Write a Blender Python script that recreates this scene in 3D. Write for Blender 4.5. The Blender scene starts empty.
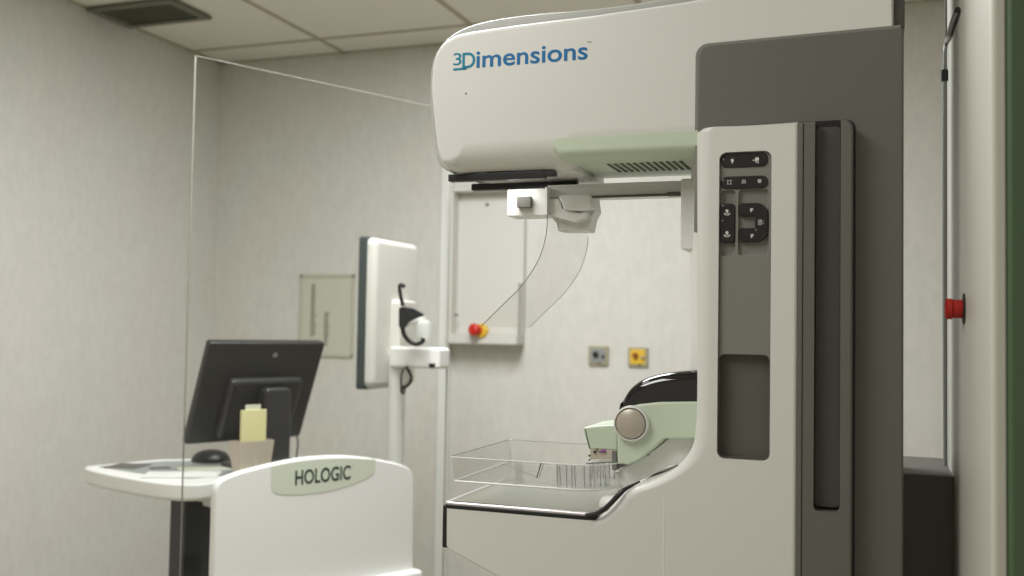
import bpy, bmesh, math, random
from mathutils import Vector, Matrix
random.seed(7)
S = bpy.context.scene
COL = S.collection

# ------------------------------------------------------------------ camera
CAM = Vector((0, 0, 1.4)); FPX = 1000.0
yaw, pitch, roll = math.radians(20), math.radians(2.32), 0.0168
f0 = Vector((-math.sin(yaw), math.cos(yaw), 0)); r0 = Vector((math.cos(yaw), math.sin(yaw), 0)); u0 = Vector((0, 0, 1))
FW = f0*math.cos(pitch) + u0*math.sin(pitch); U1 = u0*math.cos(pitch) - f0*math.sin(pitch)
RT = r0*math.cos(roll) + U1*math.sin(roll); UP = U1*math.cos(roll) - r0*math.sin(roll)
cd = bpy.data.cameras.new('camera'); cam = bpy.data.objects.new('camera', cd); COL.objects.link(cam)
cam.matrix_world = Matrix(((RT.x, UP.x, -FW.x, CAM.x), (RT.y, UP.y, -FW.y, CAM.y), (RT.z, UP.z, -FW.z, CAM.z), (0, 0, 0, 1)))
cd.sensor_width = 36; cd.lens = 36*FPX/1024; cd.clip_start = .05
cd.dof.use_dof = True; cd.dof.focus_distance = 1.58; cd.dof.aperture_fstop = 3.6
S.camera = cam

# ------------------------------------------------------------------ world, exposure, lamps
w = bpy.data.worlds.new('world'); S.world = w; w.use_nodes = True
w.node_tree.nodes['Background'].inputs[0].default_value = (.9, .92, .85, 1)
w.node_tree.nodes['Background'].inputs[1].default_value = .05
S.view_settings.view_transform = 'Standard'; S.view_settings.look = 'None'
S.view_settings.gamma = 1; S.view_settings.exposure = 0; S.view_settings.use_curve_mapping = False
CEIL = 2.60
def troffer_light(x, y, sx, sy, power, col=(1, .99, .965)):
    l = bpy.data.lights.new('ceiling_lamp', 'AREA'); l.shape = 'RECTANGLE'; l.size = sx; l.size_y = sy
    l.energy = power; l.color = col
    o = bpy.data.objects.new('ceiling_lamp', l); COL.objects.link(o); o.location = (x, y, CEIL-.013)
    return o
LAMPS = [(-1.1, 2.25, .60, 1.2, 50, (.94, .965, 1)), (1.1, -.4, .6, 1.2, 1, (1, .99, .985)), (-1.18, .38, .6, 1.2, 26, (1, .985, .96))]
for a in LAMPS: troffer_light(*a)

# ------------------------------------------------------------------ helpers
def ray(px, py): return FW + RT*((px-512)/FPX) - UP*((py-288)/FPX)
def PY(px, py, Y):
    d = ray(px, py); return CAM + d*((Y-CAM.y)/d.y)
def PX(px, py, X):
    d = ray(px, py); return CAM + d*((X-CAM.x)/d.x)
def PZ(px, py, Z):
    d = ray(px, py); return CAM + d*((Z-CAM.z)/d.z)
def PD(px, py, depth): return CAM + ray(px, py)*depth
def PP(px, py, p0, n):
    d = ray(px, py); return CAM + d*((p0-CAM).dot(n)/d.dot(n))
def xz(pts, Y): return [(PY(a, b, Y).x, PY(a, b, Y).z) for a, b in pts]

def srgb(r, g, b):
    f = lambda c: (c/12.92 if c <= .04045 else ((c+.055)/1.055)**2.4)
    return (f(r/255), f(g/255), f(b/255), 1)
def mat(name, rgb, rough=.5, metal=0, bump=0, bscale=200, vary=0, vscale=8, spec=.5, coat=0, trans=0, alpha=1, ior=1.45, sheen=0):
    m = bpy.data.materials.new(name); m.use_nodes = True; nt = m.node_tree; b = nt.nodes['Principled BSDF']
    c = srgb(*rgb); b.inputs['Base Color'].default_value = c
    b.inputs['Roughness'].default_value = rough; b.inputs['Metallic'].default_value = metal
    b.inputs['Specular IOR Level'].default_value = spec; b.inputs['Coat Weight'].default_value = coat
    b.inputs['Coat Roughness'].default_value = .05
    b.inputs['Transmission Weight'].default_value = trans; b.inputs['Alpha'].default_value = alpha; b.inputs['IOR'].default_value = ior
    tc = nt.nodes.new('ShaderNodeTexCoord')
    if vary:
        n = nt.nodes.new('ShaderNodeTexNoise'); n.inputs['Scale'].default_value = vscale; n.inputs['Detail'].default_value = 6
        nt.links.new(tc.outputs['Object'], n.inputs['Vector'])
        mx = nt.nodes.new('ShaderNodeMix'); mx.data_type = 'RGBA'
        mx.inputs[6].default_value = tuple(v*(1-vary) for v in c[:3])+(1,); mx.inputs[7].default_value = tuple(min(1, v*(1+vary)) for v in c[:3])+(1,)
        nt.links.new(n.outputs['Fac'], mx.inputs[0]); nt.links.new(mx.outputs[2], b.inputs['Base Color'])
    if bump:
        n = nt.nodes.new('ShaderNodeTexNoise'); n.inputs['Scale'].default_value = bscale; n.inputs['Detail'].default_value = 3
        nt.links.new(tc.outputs['Object'], n.inputs['Vector'])
        bp = nt.nodes.new('ShaderNodeBump'); bp.inputs['Strength'].default_value = bump; bp.inputs['Distance'].default_value = .002
        nt.links.new(n.outputs['Fac'], bp.inputs['Height']); nt.links.new(bp.outputs[0], b.inputs['Normal'])
    return m
def clear(name, rgb, transp=.9, rough=.03):
    m = bpy.data.materials.new(name); m.use_nodes = True; nt = m.node_tree; nt.nodes.clear()
    o = nt.nodes.new('ShaderNodeOutputMaterial'); t = nt.nodes.new('ShaderNodeBsdfTransparent'); g = nt.nodes.new('ShaderNodeBsdfGlossy')
    t.inputs[0].default_value = rgb+(1,); g.inputs['Roughness'].default_value = rough
    fr = nt.nodes.new('ShaderNodeLayerWeight'); fr.inputs[0].default_value = .5
    pw = nt.nodes.new('ShaderNodeMath'); pw.operation = 'POWER'; pw.inputs[1].default_value = 4
    mx = nt.nodes.new('ShaderNodeMixShader'); ml = nt.nodes.new('ShaderNodeMath'); ml.operation = 'MULTIPLY_ADD'; ml.inputs[1].default_value = transp*.7; ml.inputs[2].default_value = .025*transp
    nt.links.new(fr.outputs['Facing'], pw.inputs[0]); nt.links.new(pw.outputs[0], ml.inputs[0]); nt.links.new(ml.outputs[0], mx.inputs[0])
    nt.links.new(t.outputs[0], mx.inputs[1]); nt.links.new(g.outputs[0], mx.inputs[2]); nt.links.new(mx.outputs[0], o.inputs[0])
    return m
M = {}
M['cream'] = mat('cream_plastic', (225, 225, 220), .38, bump=.05, bscale=900)
M['unit'] = mat('unit_paint', (214, 212, 203), .6)
M['white'] = mat('white_plastic', (236, 236, 231), .35, bump=.05, bscale=700)
M['green'] = mat('pale_green_plastic', (204, 216, 194), .36, bump=.05, bscale=900)
M['slot'] = mat('slot_green', (92, 108, 84), .7)
M['plategreen'] = mat('plate_green', (210, 217, 199), .4)
M['bezel'] = mat('bezel_plastic', (66, 74, 72), .45)
M['gap'] = mat('seam_shadow_rubber', (60, 60, 55), .8)
M['grey'] = mat('grey_plastic', (132, 131, 124), .5, bump=.08, bscale=900)
M['dgrey'] = mat('dark_grey_plastic', (106, 105, 99), .5, bump=.08, bscale=900)
M['charcoal'] = mat('charcoal_plastic', (82, 79, 75), .5, bump=.08, bscale=900)
M['pocket'] = mat('pocket_plastic', (98, 96, 89), .6, bump=.08, bscale=900)
M['black'] = mat('black_plastic', (34, 34, 35), .4)
M['bearing'] = mat('bearing_plastic', (104, 102, 96), .5)
M['mblack'] = mat('monitor_black', (50, 49, 49), .4)
M['gloss'] = mat('glossy_black_plastic', (18, 17, 19), .07, coat=.6)
M['band'] = mat('light_rim_band', (184, 185, 180), .35)
M['rim'] = mat('grey_trim', (150, 152, 148), .35)
M['knob'] = mat('satin_knob', (190, 182, 170), .35, metal=.3)
M['metal'] = mat('brushed_metal', (190, 188, 182), .3, metal=.8)
M['mark'] = mat('printed_white', (225, 225, 220), .5)
M['blue'] = mat('blue_print', (0, 110, 170), .6)
M['teal'] = mat('teal_print', (0, 130, 160), .6)
M['ink'] = mat('dark_ink', (38, 50, 45), .45)
M['purple'] = mat('purple_plastic', (150, 90, 150), .4)
M['red'] = mat('red_plastic', (205, 40, 25), .4)
M['dred'] = mat('dark_red_plastic', (178, 36, 28), .45)
M['yellow'] = mat('yellow_plastic', (230, 190, 60), .45)
M['clear'] = clear('clear_acrylic', (.985, .987, .982), 1.0)
M['shield'] = clear('clear_face_shield', (.985, .985, .98), .35)
M['edge'] = mat('acrylic_edge', (178, 178, 176), .3, trans=.5, ior=1.2)
M['ledge'] = mat('acrylic_edge_light', (226, 226, 222), .25)
M['dedge'] = mat('acrylic_edge_dark', (120, 120, 118), .3)
def frost(name, rgb, f):
    m = clear(name, (1, 1, 1), 1, .2); nt = m.node_tree; o = [n for n in nt.nodes if n.type == 'OUTPUT_MATERIAL'][0]; sh = o.inputs[0].links[0].from_socket
    d = nt.nodes.new('ShaderNodeBsdfDiffuse'); d.inputs[0].default_value = srgb(*rgb); x = nt.nodes.new('ShaderNodeMixShader'); x.inputs[0].default_value = f
    nt.links.new(sh, x.inputs[1]); nt.links.new(d.outputs[0], x.inputs[2]); nt.links.new(x.outputs[0], o.inputs[0]); return m
M['frost'] = frost('frosted_acrylic', (225, 227, 228), .3)
M['tedge'] = frost('thin_glass_edge', (200, 200, 188), .22)
M['lead'] = clear('lead_glass', (.99, .992, .985), .8)
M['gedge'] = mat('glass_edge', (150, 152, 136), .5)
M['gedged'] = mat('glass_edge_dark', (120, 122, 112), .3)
M['plate'] = mat('carbon_plate', (128, 130, 118), .2)
M['pinkmetal'] = mat('plate_lip', (205, 198, 198), .25, metal=.3)
M['walldark'] = mat('outlet_plate', (176, 168, 138), .4, metal=.2)
M['paper'] = mat('paper_sheet', (202, 203, 186), .7, vary=.04, vscale=30)
M['yellowpaper'] = mat('yellow_note_paper', (226, 220, 165), .8, vary=.03, vscale=40)
M['card'] = mat('beige_card', (196, 186, 168), .7, vary=.08, vscale=25)
M['tabletop'] = mat('blue_grey_laminate', (150, 154, 150), .35, vary=.04, vscale=20)
M['gantry'] = mat('gantry_panel', (205, 203, 192), .42, bump=.05, bscale=500)
M['gantrybeige'] = mat('gantry_beige', (150, 140, 122), .5)
M['gantrygreen'] = mat('gantry_green', (84, 106, 78), .5)

# wallpaper
def wallpaper(name, rgb):
    m = mat(name, rgb, .75); nt = m.node_tree; b = nt.nodes['Principled BSDF']
    tc = nt.nodes.new('ShaderNodeTexCoord'); mp = nt.nodes.new('ShaderNodeMapping'); mp.inputs['Scale'].default_value = (1, 1, .45)
    n = nt.nodes.new('ShaderNodeTexNoise'); n.inputs['Scale'].default_value = 42; n.inputs['Detail'].default_value = 8; n.inputs['Roughness'].default_value = .7
    v = nt.nodes.new('ShaderNodeTexNoise'); v.inputs['Scale'].default_value = 3.0; v.inputs['Detail'].default_value = 2
    cr = nt.nodes.new('ShaderNodeValToRGB'); c = srgb(*rgb)
    cr.color_ramp.elements[0].position = .36; cr.color_ramp.elements[0].color = tuple(x*.93 for x in c[:3])+(1,)
    cr.color_ramp.elements[1].position = .62; cr.color_ramp.elements[1].color = tuple(x*1.02 for x in c[:3])+(1,)
    nt.links.new(tc.outputs['Object'], mp.inputs[0]); nt.links.new(mp.outputs[0], n.inputs['Vector']); nt.links.new(tc.outputs['Object'], v.inputs['Vector'])
    nt.links.new(n.outputs['Fac'], cr.inputs[0])
    mx = nt.nodes.new('ShaderNodeMix'); mx.data_type = 'RGBA'; mx.blend_type = 'MULTIPLY'; mx.inputs[0].default_value = .35
    c2 = nt.nodes.new('ShaderNodeValToRGB'); c2.color_ramp.elements[0].color = (.975, 1, .975, 1); c2.color_ramp.elements[1].color = (1, .965, .93, 1)
    c2.color_ramp.elements[0].position = .4; c2.color_ramp.elements[1].position = .6
    nt.links.new(v.outputs['Fac'], c2.inputs[0]); nt.links.new(cr.outputs[0], mx.inputs[6]); nt.links.new(c2.outputs[0], mx.inputs[7])
    nt.links.new(mx.outputs[2], b.inputs['Base Color'])
    bp = nt.nodes.new('ShaderNodeBump'); bp.inputs['Strength'].default_value = .25; bp.inputs['Distance'].default_value = .002
    nt.links.new(n.outputs['Fac'], bp.inputs['Height']); nt.links.new(bp.outputs[0], b.inputs['Normal'])
    return m
M['wall'] = wallpaper('vinyl_wallpaper', (218, 216, 208))
M['ceiling'] = mat('ceiling_tile_board', (234, 231, 218), .85, bump=.3, bscale=150, vary=.03, vscale=60)
M['grid'] = mat('ceiling_grid_metal', (176, 168, 148), .6)
M['floor'] = mat('vinyl_floor', (178, 170, 152), .45, vary=.08, vscale=14)
M['ventd'] = mat('vent_metal', (112, 112, 96), .5)
M['ventl'] = mat('vent_slat_metal', (160, 160, 140), .5)

WLOC = {}
def link(o, parent=None, wloc=Vector((0, 0, 0))):
    COL.objects.link(o); WLOC[o.name] = Vector(wloc)
    if parent: o.parent = parent; o.location = Vector(wloc) - WLOC[parent.name]
    else: o.location = wloc
def thing(name, label, cat, loc, group=None):
    o = bpy.data.objects.new(name, None); o.empty_display_size = .1; link(o, None, Vector(loc)); o['label'] = label; o['category'] = cat
    if group: o['group'] = group
    return o
def tag(o, label, cat, group=None):
    o['label'] = label; o['category'] = cat
    if group: o['group'] = group
    return o
def obj(name, bm, m, parent=None, label=None, smooth=35, wn=True):
    bmesh.ops.remove_doubles(bm, verts=bm.verts, dist=1e-6)
    bmesh.ops.recalc_face_normals(bm, faces=bm.faces)
    vs = [v.co for v in bm.verts]
    mn = Vector([min(v[i] for v in vs) for i in range(3)]); mxx = Vector([max(v[i] for v in vs) for i in range(3)])
    c = Vector(((mn.x+mxx.x)/2, (mn.y+mxx.y)/2, mn.z))
    for v in bm.verts: v.co -= c
    me = bpy.data.meshes.new(name); bm.to_mesh(me); bm.free()
    me.materials.append(M[m] if isinstance(m, str) else m)
    for p in me.polygons: p.use_smooth = True
    me.set_sharp_from_angle(angle=math.radians(smooth))
    o = bpy.data.objects.new(name, me); link(o, parent, c)
    if wn:
        md = o.modifiers.new('wn', 'WEIGHTED_NORMAL'); md.keep_sharp = True
    if label: o['label'] = label
    return o
def NB(): return bmesh.new()

def fillet(pts, radii, seg=8):
    """round each corner of a closed 2D polygon"""
    n = len(pts); out = []
    if not hasattr(radii, '__len__'): radii = [radii]*n
    for i in range(n):
        p = Vector(pts[i]); a = Vector(pts[i-1]); b = Vector(pts[(i+1) % n]); r = radii[i]
        d1 = (a-p); d2 = (b-p); l1 = d1.length; l2 = d2.length
        if r <= 0 or l1 < 1e-9 or l2 < 1e-9: out.append(tuple(p)); continue
        d1 /= l1; d2 /= l2
        ang = math.acos(max(-1, min(1, d1.dot(d2))))
        if abs(math.pi-ang) < .02: out.append(tuple(p)); continue
        t = min(r/math.tan(ang/2), l1*.49, l2*.49); rr = t*math.tan(ang/2)
        c = p + (d1+d2).normalized()*(rr/math.sin(ang/2))
        s = p+d1*t; e = p+d2*t; a0 = math.atan2(s.y-c.y, s.x-c.x); a1 = math.atan2(e.y-c.y, e.x-c.x)
        da = (a1-a0+math.pi) % (2*math.pi) - math.pi
        for k in range(seg+1):
            q = a0+da*k/seg; out.append((c.x+rr*math.cos(q), c.y+rr*math.sin(q)))
    return out
def spline(pts, k=6):
    """Catmull-Rom through open 2D/3D points"""
    P = [Vector(p) for p in pts]; out = []
    for i in range(len(P)-1):
        a = P[i-1] if i else P[0]*2-P[1]; b = P[i]; c = P[i+1]; d = P[i+2] if i+2 < len(P) else P[-1]*2-P[-2]
        for j in range(k):
            t = j/k; out.append(.5*((2*b)+(c-a)*t+(2*a-5*b+4*c-d)*t*t+(3*b-a-3*c+d)*t**3))
    out.append(P[-1]); return [tuple(p) for p in out]
def area2(p): return sum(p[i-1][0]*p[i][1]-p[i][0]*p[i-1][1] for i in range(len(p)))/2
MXZ = lambda a, b, c: Vector((a, c, b))
MXY = lambda a, b, c: Vector((a, b, c))
MYZ = lambda a, b, c: Vector((c, a, b))
def shell(bm, pts, c0, c1, r=.003, rb=0, mp=MXZ, seg=4):
    """closed outline extruded from c0 (rounded rim r, number or per-point function) to c1 (rim rb)"""
    if area2(pts) < 0: pts = pts[::-1]
    pts = [p for i, p in enumerate(pts) if (Vector(p)-Vector(pts[i-1])).length > 1e-6]
    n = len(pts); N = []
    for i in range(n):
        a = Vector(pts[i-1]); b = Vector(pts[i]); c = Vector(pts[(i+1) % n])
        e1 = (b-a).normalized() if (b-a).length > 1e-9 else Vector((0, 0)); e2 = (c-b).normalized() if (c-b).length > 1e-9 else Vector((0, 0))
        n1 = Vector((-e1.y, e1.x)); n2 = Vector((-e2.y, e2.x)); s = n1+n2
        if s.length < 1e-6: s = n1
        s.normalize(); k = max(.5, s.dot(n1)) if n1.length > 0 else 1
        N.append(s/k)
    sg = 1 if c1 > c0 else -1
    R = []
    for i, p in enumerate(pts):
        v = r(p) if callable(r) else r
        R.append(v if isinstance(v, tuple) else (N[i].x*v, N[i].y*v, v))
    rings = []
    for k in range(seg, -1, -1):
        ph = math.pi/2*k/seg
        rings.append([bm.verts.new(mp(pts[i][0]+R[i][0]*(1-math.cos(ph)), pts[i][1]+R[i][1]*(1-math.cos(ph)), c0+sg*R[i][2]*(1-math.sin(ph)))) for i in range(n)])
    for k in range(0, (seg+1) if rb else 1):
        ph = math.pi/2*k/seg if rb else 0
        rings.append([bm.verts.new(mp(pts[i][0]+N[i].x*rb*(1-math.cos(ph)), pts[i][1]+N[i].y*rb*(1-math.cos(ph)), c1-sg*rb*(1-math.sin(ph)))) for i in range(n)])
    for a, b in zip(rings[:-1], rings[1:]):
        for i in range(n):
            j = (i+1) % n
            try: bm.faces.new((a[i], a[j], b[j], b[i]))
            except ValueError: pass
    for rg in (rings[0], rings[-1]):
        try: bm.faces.new(rg)
        except ValueError: pass
    return bm
def rect(x0, y0, x1, y1, r=0, seg=6):
    return fillet([(x0, y0), (x1, y0), (x1, y1), (x0, y1)], r, seg) if r else [(x0, y0), (x1, y0), (x1, y1), (x0, y1)]
def box(bm, a, b, r=.002, seg=2):
    x0, x1 = sorted((a[0], b[0])); y0, y1 = sorted((a[1], b[1])); z0, z1 = sorted((a[2], b[2]))
    r = min(r, (x1-x0)*.45, (y1-y0)*.45, (z1-z0)*.45)
    return shell(bm, rect(x0, y0, x1, y1, r, seg), z0, z1, r, r, MXY, seg)
def frame_map(o, ex, ey, ez):
    return lambda a, b, c: o+ex*a+ey*b+ez*c
def tube(bm, pts, r, seg=10, cap=True):
    P = [Vector(p) for p in pts]; rings = []; prev = None
    for i, p in enumerate(P):
        t = (P[min(i+1, len(P)-1)]-P[max(i-1, 0)]).normalized()
        if prev is None:
            n = t.orthogonal().normalized()
        else:
            n = (prev - t*prev.dot(t)).normalized()
        prev = n; b = t.cross(n); rr = r[i] if hasattr(r, '__len__') else r
        rings.append([bm.verts.new(p+n*rr*math.cos(2*math.pi*k/seg)+b*rr*math.sin(2*math.pi*k/seg)) for k in range(seg)])
    for a, b in zip(rings[:-1], rings[1:]):
        for i in range(seg): bm.faces.new((a[i], a[(i+1) % seg], b[(i+1) % seg], b[i]))
    if cap: bm.faces.new(rings[0]); bm.faces.new(rings[-1])
    return bm
def lathe(bm, o, ax, prof, seg=32):
    """prof: (radius, height along ax)"""
    ax = Vector(ax).normalized(); e1 = ax.orthogonal().normalized(); e2 = ax.cross(e1); rings = []
    for r, h in prof:
        rings.append([bm.verts.new(o+ax*h+(e1*math.cos(2*math.pi*k/seg)+e2*math.sin(2*math.pi*k/seg))*max(r, 1e-5)) for k in range(seg)])
    for a, b in zip(rings[:-1], rings[1:]):
        for i in range(seg): bm.faces.new((a[i], a[(i+1) % seg], b[(i+1) % seg], b[i]))
    bm.faces.new(rings[0]); bm.faces.new(rings[-1]); return bm
def cut(o, bm):
    """carve the bmesh volume (world coordinates) out of o for good"""
    bmesh.ops.recalc_face_normals(bm, faces=bm.faces)
    me = bpy.data.meshes.new('cut'); bm.to_mesh(me); bm.free(); c = bpy.data.objects.new('cut', me); COL.objects.link(c)
    md = o.modifiers.new('b', 'BOOLEAN'); md.object = c; md.operation = 'DIFFERENCE'; md.solver = 'EXACT'
    with_wn = [m for m in o.modifiers if m.type == 'WEIGHTED_NORMAL']
    for m in with_wn: m.show_viewport = False
    bpy.context.view_layer.update(); dg = bpy.context.evaluated_depsgraph_get()
    nm = bpy.data.meshes.new_from_object(o.evaluated_get(dg)); old = o.data; o.data = nm
    o.modifiers.remove(md); bpy.data.objects.remove(c); bpy.data.meshes.remove(me)
    for m in with_wn: m.show_viewport = True
    for p in nm.polygons: p.use_smooth = True
    nm.set_sharp_from_angle(angle=math.radians(35)); nm.name = o.name
def text(name, s, o, ex, ey, width, height, m, parent, off=0, thick=.0006, shear=0):
    """lettering with its baseline from o along ex; height is that of the capitals"""
    cu = bpy.data.curves.new(name, 'FONT'); cu.body = s; cu.size = 1; cu.offset = off; cu.resolution_u = 6; cu.shear = shear
    t = bpy.data.objects.new('t', cu); COL.objects.link(t); bpy.context.view_layer.update()
    me = bpy.data.meshes.new_from_object(t.evaluated_get(bpy.context.evaluated_depsgraph_get()))
    bm = bmesh.new(); bm.from_mesh(me); bpy.data.objects.remove(t); bpy.data.meshes.remove(me)
    xs = [v.co.x for v in bm.verts]; x0, x1 = min(xs), max(xs); cap = .70 + off*2; nz = ex.cross(ey)
    f = bm.faces[:]; g = bmesh.ops.extrude_face_region(bm, geom=f)
    top = set(v for v in g['geom'] if isinstance(v, bmesh.types.BMVert))
    for v in bm.verts:
        v.co = o + ex*((v.co.x-x0)/(x1-x0)*width) + ey*((v.co.y+off)/cap*height) + nz*(thick if v in top else 0)
    return obj(name, bm, m, parent, smooth=30, wn=False)
def struct(o): o['kind'] = 'structure'; return o

# ------------------------------------------------------------------ room shell
WX, BY, RX, FY = -2.85, 3.84, 1.7, -1.4
T = .12
def slab(name, a, b, m): bm = NB(); box(bm, a, b, .0005, 1); return struct(obj(name, bm, m))
slab('floor', (WX-T, FY-T, -T), (RX+T, BY+T, 0), 'floor')
slab('wall_back', (WX-T, BY, 0), (RX+T, BY+T, CEIL+.02), 'wall')
slab('wall_left', (WX-T, FY, 0), (WX, BY, CEIL+.02), 'wall')
slab('wall_right', (RX, FY, 0), (RX+T, BY, CEIL+.02), 'wall')
slab('wall_front', (WX-T, FY-T, 0), (RX+T, FY, CEIL+.02), 'wall')
slab('ceiling', (WX-T, FY-T, CEIL+.02), (RX+T, BY+T, CEIL+.02+T), 'ceiling')
# suspended tiles (surface pattern of the ceiling: one mesh) and the grid bars
GX0 = PZ(343, 52, CEIL).x; GY0 = PZ(343, 37, CEIL).y
TS = PZ(470, 24, CEIL).x-GX0
xs = [GX0+TS*k for k in range(-1, 6)]; ys = [GY0-.61*k for k in range(0, 9)]
xa = [WX]+[x for x in xs if WX+.02 < x < RX]+[RX]; ya = [BY]+[y for y in ys if FY < y < BY]+[FY]
bt = NB(); bg = NB()
for i in range(len(xa)-1):
    for j in range(len(ya)-1):
        box(bt, (xa[i]+.011, ya[j+1]+.011, CEIL+.001), (xa[i+1]-.011, ya[j]-.011, CEIL+.018), .002, 1)
for x in xa[1:-1]: box(bg, (x-.0125, FY, CEIL-.001), (x+.0125, BY, CEIL+.006), .001, 1)
for y in ya[1:-1]: box(bg, (WX, y-.0125, CEIL-.0012), (RX, y+.0125, CEIL+.0058), .001, 1)
box(bg, (WX, BY-.022, CEIL-.001), (RX, BY, CEIL+.006), .001, 1); box(bg, (WX, FY, CEIL-.001), (WX+.022, BY, CEIL+.006), .001, 1)
struct(obj('trim_1', bt, 'ceiling')); struct(obj('trim_2', bg, 'grid'))
for n, a, b in (('baseboard_back', (WX, BY-.012, 0), (RX, BY, .1)), ('baseboard_left', (WX, FY, 0), (WX+.012, BY-.012, .1)), ('baseboard_right', (RX-.012, FY, 0), (RX, BY-.012, .1))):
    slab(n, a, b, 'dgrey')

# air vent: dark frame with slats, let into the ceiling near the left wall
va = PZ(92, 8, CEIL); vb = PZ(130, 25, CEIL); vc = PZ(212, 16, CEIL)
vx0, vx1 = vb.x, vc.x; vy1 = vb.y; vy0 = va.y - .02
vt = thing('air_vent', 'dark grey slatted air vent set in the ceiling beside the left wall', 'vent', ((vx0+vx1)/2, (vy0+vy1)/2, CEIL-.02))
bm = NB(); fw = .035
for a, b in (((vx0, vy0), (vx1, vy0+fw)), ((vx0, vy1-fw), (vx1, vy1)), ((vx0, vy0+fw), (vx0+fw, vy1-fw)), ((vx1-fw, vy0+fw), (vx1, vy1-fw))):
    box(bm, (a[0], a[1], CEIL-.016), (b[0], b[1], CEIL-.002), .003)
obj('frame', bm, 'ventd', vt)
bm = NB(); box(bm, (vx0+fw, vy0+fw, CEIL-.004), (vx1-fw, vy1-fw, CEIL-.001), .0005); obj('backing', bm, 'ventd', vt)
n = 9
for k in range(n):
    y = vy0+fw+(vy1-vy0-2*fw)*(k+.5)/n; bm = NB()
    fm = frame_map(Vector((0, y, CEIL-.009)), Vector((1, 0, 0)), Vector((0, .85, .4)).normalized(), Vector((0, -.4, .85)).normalized())
    shell(bm, rect(vx0+fw, -.012, vx1-fw, .012), -.001, .001, .0003, 0, fm, 1); obj('slat', bm, 'ventl', vt)

# ceiling lights (out of the frame, they light the room)
for k, (x, y, sx, sy, p) in enumerate([a[:5] for a in LAMPS]):
    t = thing('ceiling_light', ['recessed ceiling light above the space behind the machine', 'recessed ceiling light at the right above the camera side', 'recessed ceiling light nearest the front left of the room'][k], 'ceiling light', (x, y, CEIL-.012), 'ceiling lights')
    bm = NB()
    for a, b in (((-sx/2-.025, -sy/2-.025), (sx/2+.025, -sy/2)), ((-sx/2-.025, sy/2), (sx/2+.025, sy/2+.025)), ((-sx/2-.025, -sy/2), (-sx/2, sy/2)), ((sx/2, -sy/2), (sx/2+.025, sy/2))):
        box(bm, (x+a[0], y+a[1], CEIL-.012), (x+b[0], y+b[1], CEIL-.002), .002)
    obj('frame', bm, 'white', t)

# ------------------------------------------------------------------ mammography machine
YF = 1.50                                   # plane of the near side of the C-arm
mach = thing('mammography_machine', 'large cream and grey breast x-ray machine with blue lettering on its overhanging head', 'x-ray machine', (-.25, 1.63, 0))

# tube head: grey core band slightly larger than the cream near cover
zb = PY(455, 174, YF+.03).z                   # height of the flat underside
xr = PY(903, 30, YF).x; ztop = 2.06; zbr0 = zb
arc = [(xr-.10+.10*math.cos(q), ztop-.10+.10*math.sin(q)) for q in [math.radians(a) for a in range(8, 91, 8)]]
YCORE = YF+.03
o_px = [(850, -42), (760, -20), (655, 0), (595, 8.5), (520, 15.5), (475, 24), (450, 36), (436, 53), (430.3, 75), (430.8, 112), (433.5, 140), (437, 160), (443.5, 168.5), (452, 173)]
zG = zb+.010; xG = PY(575, 160, YF+.02).x
core = [(xr, zb+.04), (xr, ztop-.10)] + arc + [p for p in xz(spline(o_px, 5), YCORE) if p[0] < xr-.11]
core = [(x, max(z, zb+.001)) for x, z in core] + [(core[-1][0]+.03, zb+.012), (core[-1][0]+.06, zb+.02), (xG-.02, zb+.02), (xG, zb+.04)]
bm = NB(); shell(bm, core, YCORE, YF+.235, .004, .02); obj('head_core', bm, 'band', mach, 'grey rim band around the head')
def inset(pts, d):
    if area2(pts) < 0: pts = pts[::-1]
    out = []; n = len(pts)
    for i in range(n):
        a = Vector(pts[i-1]); b = Vector(pts[i]); c = Vector(pts[(i+1) % n])
        if (b-a).length < 1e-7 or (c-b).length < 1e-7: continue
        e1 = (b-a).normalized(); e2 = (c-b).normalized(); s = Vector((-e1.y-e2.y, e1.x+e2.x)).normalized()
        k = max(.6, s.dot(Vector((-e1.y, e1.x)))); out.append((b.x+s.x*d/k, b.y+s.y*d/k))
    return out
c_px = [(900, -47), (790, -20), (705, -1), (670, 5), (600, 15), (520, 25), (470, 32.5), (453, 37.5), (441, 47), (434.5, 62), (432.2, 87), (434, 112), (437.3, 144), (440, 158), (445, 166.5), (453, 171)]
xrc = xr-.012
cv = [p for p in xz(spline(c_px, 5), YF+.006) if p[0] < xrc-.10]
arc2 = [(xrc-.09+.09*math.cos(q), ztop-.11+.09*math.sin(q)) for q in [math.radians(a) for a in range(8, 91, 8)]]
cover = [(xrc, zG), (xrc, ztop-.11)] + arc2 + [(x, max(z, zb+.0002)) for x, z in cv]+[(cv[-1][0]+.02, zb), (xG-.012, zb), (xG, zG)]
def rr_cover(p):
    x, z = p; k = max(0, min(1, (zb+.05-z)/.045)); k = k*k*(3-2*k)
    left = 1 if x < PY(600, 100, YF).x else 0
    k *= max(.12, min(1, (x-PY(437, 150, YF).x)/.05))
    kx = .008 if x < PY(460, 100, YF).x else 0
    if z > ztop-.2 and not left: return .006
    if z < zb+.06: return (kx*(1-k)+.012*k*left*(1 if kx else 0), .048*k, .010+.04*k)
    return .008
bm = NB(); shell(bm, cover, YF, YF+.052, rr_cover, 0, seg=10); head = obj('head_cover', bm, 'cream', mach, 'cream cover of the overhanging head', smooth=50)
sm = inset([(x, max(z, zb+.07)) for x, z in cover], -.0012)
bm = NB(); shell(bm, sm, YF+.0135, YF+.045, .0005, 0); obj('cover_seam', bm, 'gap', mach)

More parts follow.
